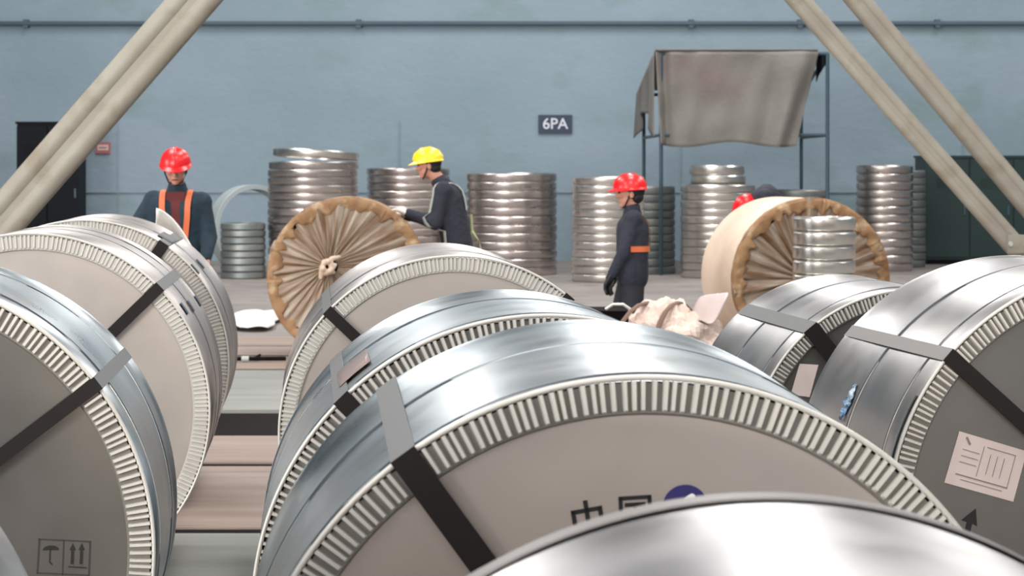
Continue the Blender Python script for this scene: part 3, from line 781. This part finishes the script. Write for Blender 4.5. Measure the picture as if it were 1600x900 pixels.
    vv.append(h(0, 0, HO+.117)); top = len(vv)-1
    for k_ in range(len(prof)-2):
        for i in range(nseg):
            m_ = (i+1) % nseg; ff.append((k_*nseg+i, k_*nseg+m_, (k_+1)*nseg+m_, (k_+1)*nseg+i))
    for i in range(nseg): ff.append(((len(prof)-2)*nseg+i, (len(prof)-2)*nseg+(i+1) % nseg, top))
    hb.add(vv, ff)
    br = []; fr_ = []
    for i in range(nseg):
        g = 2*PI*i/nseg; ex = .010+.042*max(0, math.cos(g))**1.5
        br += [h(.127*math.cos(g), .111*math.sin(g), HO+.004), h((.128+ex)*math.cos(g), (.114+ex*.5)*math.sin(g), HO-.012-.006*max(0, math.cos(g)))]
        br += [h((.126+ex)*math.cos(g), (.112+ex*.5)*math.sin(g), HO-.018-.006*max(0, math.cos(g))), h(.120*math.cos(g), .105*math.sin(g), HO-.004)]
        m_ = (i+1) % nseg
        for q_ in range(4): fr_.append((i*4+q_, i*4+(q_+1) % 4, m_*4+(q_+1) % 4, m_*4+q_))
    hb.add(br, fr_)
    hb.tube([h(-.128, 0, HO+.02), h(-.10, 0, HO+.075), h(-.03, 0, HO+.112), h(.05, 0, HO+.108), h(.11, 0, HO+.07), h(.13, 0, HO+.02)], .008, 6, up=(0, 1, 0))
    ho_ = hb.build('helmet', helm, t, angle=40)
    MB().tube([h(.0, .088, .03), h(.02, .078, -.04), h(.05, .05, -.10), h(.065, 0, -.118), h(.05, -.05, -.10), h(.02, -.078, -.04), h(0, -.088, .03)], .006, 6).build('chin_strap', M_hair, ho_)
    if glove:
        for sg_ in (-1, 1):
            el, wr = V['el'+'RL'[sg_ > 0]], V['wr'+'RL'[sg_ > 0]]; d = (wr-el).normalized(); side = Vector((0, 0, 1)).cross(d); side.normalize(); nrm = d.cross(side)
            g_ = MB(); g_.capsule(wr-d*.01, wr+d*.03, .036, .036)
            for q in range(4):
                w0 = side*(q-1.5)*.021; g_.capsule(wr+d*.01+w0*.6, wr+d*.085+w0, .022, .017)
                b0 = wr+d*.088+w0*1.05; curl = nrm*(-.018 if nrm.z > 0 else .018); L1 = (.036, .042, .040, .032)[q]
                b1 = b0+d*L1+curl*.7; g_.capsule(b0, b1, .0135, .0125); g_.capsule(b1, b1+d*L1*.55+curl*1.5, .0125, .011)
            th0 = wr+d*.025-side*.026*sg_; th1 = th0+d*.035-side*.034*sg_; g_.capsule(th0, th1, .018, .015); g_.capsule(th1, th1+d*.03, .015, .012)
            remesh(g_.build('glove', glove, t, angle=0), .007, 2)
    def ribbon(pts, m, name='harness_strap', wd_=.02, off=.004):
        out = []
        P_ = [(Vector(a), Vector(d_).normalized()) for a, d_ in pts]; fine = []
        for (a, da), (b, db) in zip(P_[:-1], P_[1:]):
            for k_ in range(5): fine.append((a.lerp(b, k_/5), da.lerp(db, k_/5).normalized()))
        fine.append(P_[-1])
        for a, d_ in fine:
            p = a.copy(); x_ = .40
            while x_ > 0:
                if sdf(p+d_*x_, jk) < off: break
                x_ -= .004
            out.append(p+d_*x_)
        b = MB(); vv = []; n = len(out)
        for i, p in enumerate(out):
            tt = (out[min(i+1, n-1)]-out[max(i-1, 0)]).normalized(); sd = tt.cross(fine[i][1]).normalized()
            nn = fine[i][1]
            vv += [p-sd*wd_, p+sd*wd_, p+sd*wd_+nn*.006, p-sd*wd_+nn*.006]
        ff = []
        for i in range(n-1):
            for q_ in range(4): ff.append((i*4+q_, i*4+(q_+1) % 4, i*4+4+(q_+1) % 4, i*4+4+q_))
        b.add(vv, ff); b.build(name, m, t)
    if harness: harness(ribbon, V, t)
    return t

# man behind the left row, facing us
def har1(rib, V, t):
    ch, pe, nk = V['chest'], V['pelvis'], V['neck']
    for s_ in (-1, 1):
        rib([((nk.x-.02, .085*s_, nk.z-.06), (0, .2*s_, 1)), ((ch.x, .10*s_, ch.z+.06), (1, 0, .6)), ((ch.x, .09*s_, ch.z-.06), (1, 0, 0)), ((pe.x, .05*s_+.02, pe.z+.15), (1, 0, 0)), ((pe.x, .02, pe.z), (1, 0, 0))], M_orange, wd_=.021)
    rib([((ch.x, 0, ch.z+.10), (1, 0, .2)), ((ch.x, 0, ch.z), (1, 0, 0)), ((pe.x, 0, pe.z+.2), (1, 0, 0)), ((pe.x, 0, pe.z), (1, 0, 0))], M_maroon, 'shirt_front', .07, .008)
person('worker in red helmet and orange harness facing forward beyond the left coils', ((279-800)*17/F, 17, DECK), math.radians(-92),
       dict(pelvis=(-.08, 0, .97), chest=(.02, 0, 1.33), neck=(.06, 0, 1.50), head=(.12, .0, 1.635),
            shR=(.0, -.18, 1.385), elR=(.02, -.33, 1.17), wrR=(.20, -.30, .98), shL=(.02, .17, 1.375), elL=(.04, .235, 1.12), wrL=(.20, .235, .97),
            hpR=(-.08, -.09, .92), knR=(.0, -.12, .50), anR=(-.08, -.13, .085), hpL=(-.08, .09, .92), knL=(.03, .12, .50), anL=(.0, .13, .085)),
       M_teal, M_red, tilt=.30, turn=.12, harness=har1)
# man with yellow helmet, profile to the left
def har2(rib, V, t):
    ch, pe, nk = V['chest'], V['pelvis'], V['neck']
    for s_ in (-1, 1):
        rib([((ch.x-.05, .10*s_, ch.z-.1), (-1, .1*s_, 0)), ((ch.x-.02, .11*s_, ch.z+.08), (-.6, 0, 1)), ((ch.x+.04, .12*s_, ch.z+.08), (.7, .3*s_, 1)), ((ch.x+.02, .12*s_, ch.z-.08), (1, .5*s_, 0)), ((pe.x, .12*s_, pe.z+.1), (1, .6*s_, 0)), ((pe.x, .12*s_, pe.z-.06), (1, .5*s_, 0))], M_greyweb, wd_=.017)
    zc = .98
    MB().tube([(-.17, -.05, 1.22), (-.18, -.06, 1.08), (-.24, -.07, .98), (-.27, -.07, .86)], .012, 6, .6).build('lanyard', M_limeweb, t)
    MB().tube([(-.18, -.06, 1.08), (-.15, -.08, .98), (-.12, -.09, .86)], .012, 6, .6).build('lanyard', M_limeweb, t)
person('worker in yellow helmet and white gloves leaning over the brown wrapped coil', ((705-800)*20/F, 20, DECK), PI,
       dict(pelvis=(-.06, 0, .98), chest=(.02, 0, 1.36), neck=(.10, 0, 1.52), head=(.195, 0, 1.655),
            shR=(.06, -.18, 1.43), elR=(.16, -.22, 1.17), wrR=(.40, -.14, 1.21), shL=(.06, .18, 1.43), elL=(.13, .21, 1.15), wrL=(.37, .16, 1.235),
            hpR=(-.06, -.09, .93), knR=(.04, -.11, .50), anR=(-.08, -.12, .085), hpL=(-.06, .09, .93), knL=(-.04, .11, .50), anL=(-.18, .12, .085)),
       M_navyjk, M_yellow, tilt=.12, glove=M_glove, harness=har2)
# walking worker
def har3(rib, V, t):
    ch, pe, nk = V['chest'], V['pelvis'], V['neck']; zb_ = 1.0
    rib([((0, 0, zb_), (.1, 1, 0)), ((0, 0, zb_), (-.7, .7, 0)), ((0, 0, zb_), (-1, 0, 0)), ((0, 0, zb_), (-.7, -.7, 0)), ((0, 0, zb_), (.1, -1, 0))], M_orange, 'waist_belt', .022)
    for s_ in (-1, 1):
        rib([((0, .07*s_, 1.0), (-1, 0, 0)), ((0, .09*s_, 1.15), (-1, 0, 0)), ((0, .10*s_, 1.22), (-.6, 0, 1)), ((.02, .10*s_, 1.22), (.6, 0, 1))], M_brown, wd_=.014)
person('worker in red helmet and dark overalls walking left with an orange belt', ((988-800)*18/F, 18, DECK), PI,
       dict(pelvis=(.0, 0, .84), chest=(.0, 0, 1.15), neck=(.0, 0, 1.32), head=(.015, 0, 1.435),
            shR=(-.0, -.155, 1.23), elR=(.03, -.19, .98), wrR=(.13, -.16, .78), shL=(.0, .155, 1.23), elL=(.07, .19, .98), wrL=(.165, .15, .80),
            hpR=(.0, -.08, .80), knR=(.10, -.09, .44), anR=(.07, -.09, .085), hpL=(.0, .08, .80), knL=(.0, .09, .44), anL=(-.14, .09, .10)),
       M_navyjk, M_red, tilt=.05, s=.92, glove=M_boot, harness=har3)
# bending worker behind the beige coil
person('stooping worker whose red helmet and dark back show over the beige wrapped coil', ((1215-800)*21.4/F, 21.4, DECK), PI,
       dict(pelvis=(-.12, 0, .95), chest=(.10, 0, 1.33), neck=(.19, 0, 1.36), head=(.265, 0, 1.235),
            shR=(.14, -.17, 1.35), elR=(.22, -.22, 1.1), wrR=(.32, -.20, .88), shL=(.14, .17, 1.35), elL=(.22, .22, 1.0), wrL=(.32, .20, .80),
            hpR=(-.16, -.09, .90), knR=(.0, -.11, .48), anR=(-.12, -.12, .085), hpL=(-.16, .09, .90), knL=(.02, .11, .48), anL=(-.06, .12, .085)),
       M_navyjk, M_red, tilt=.9)
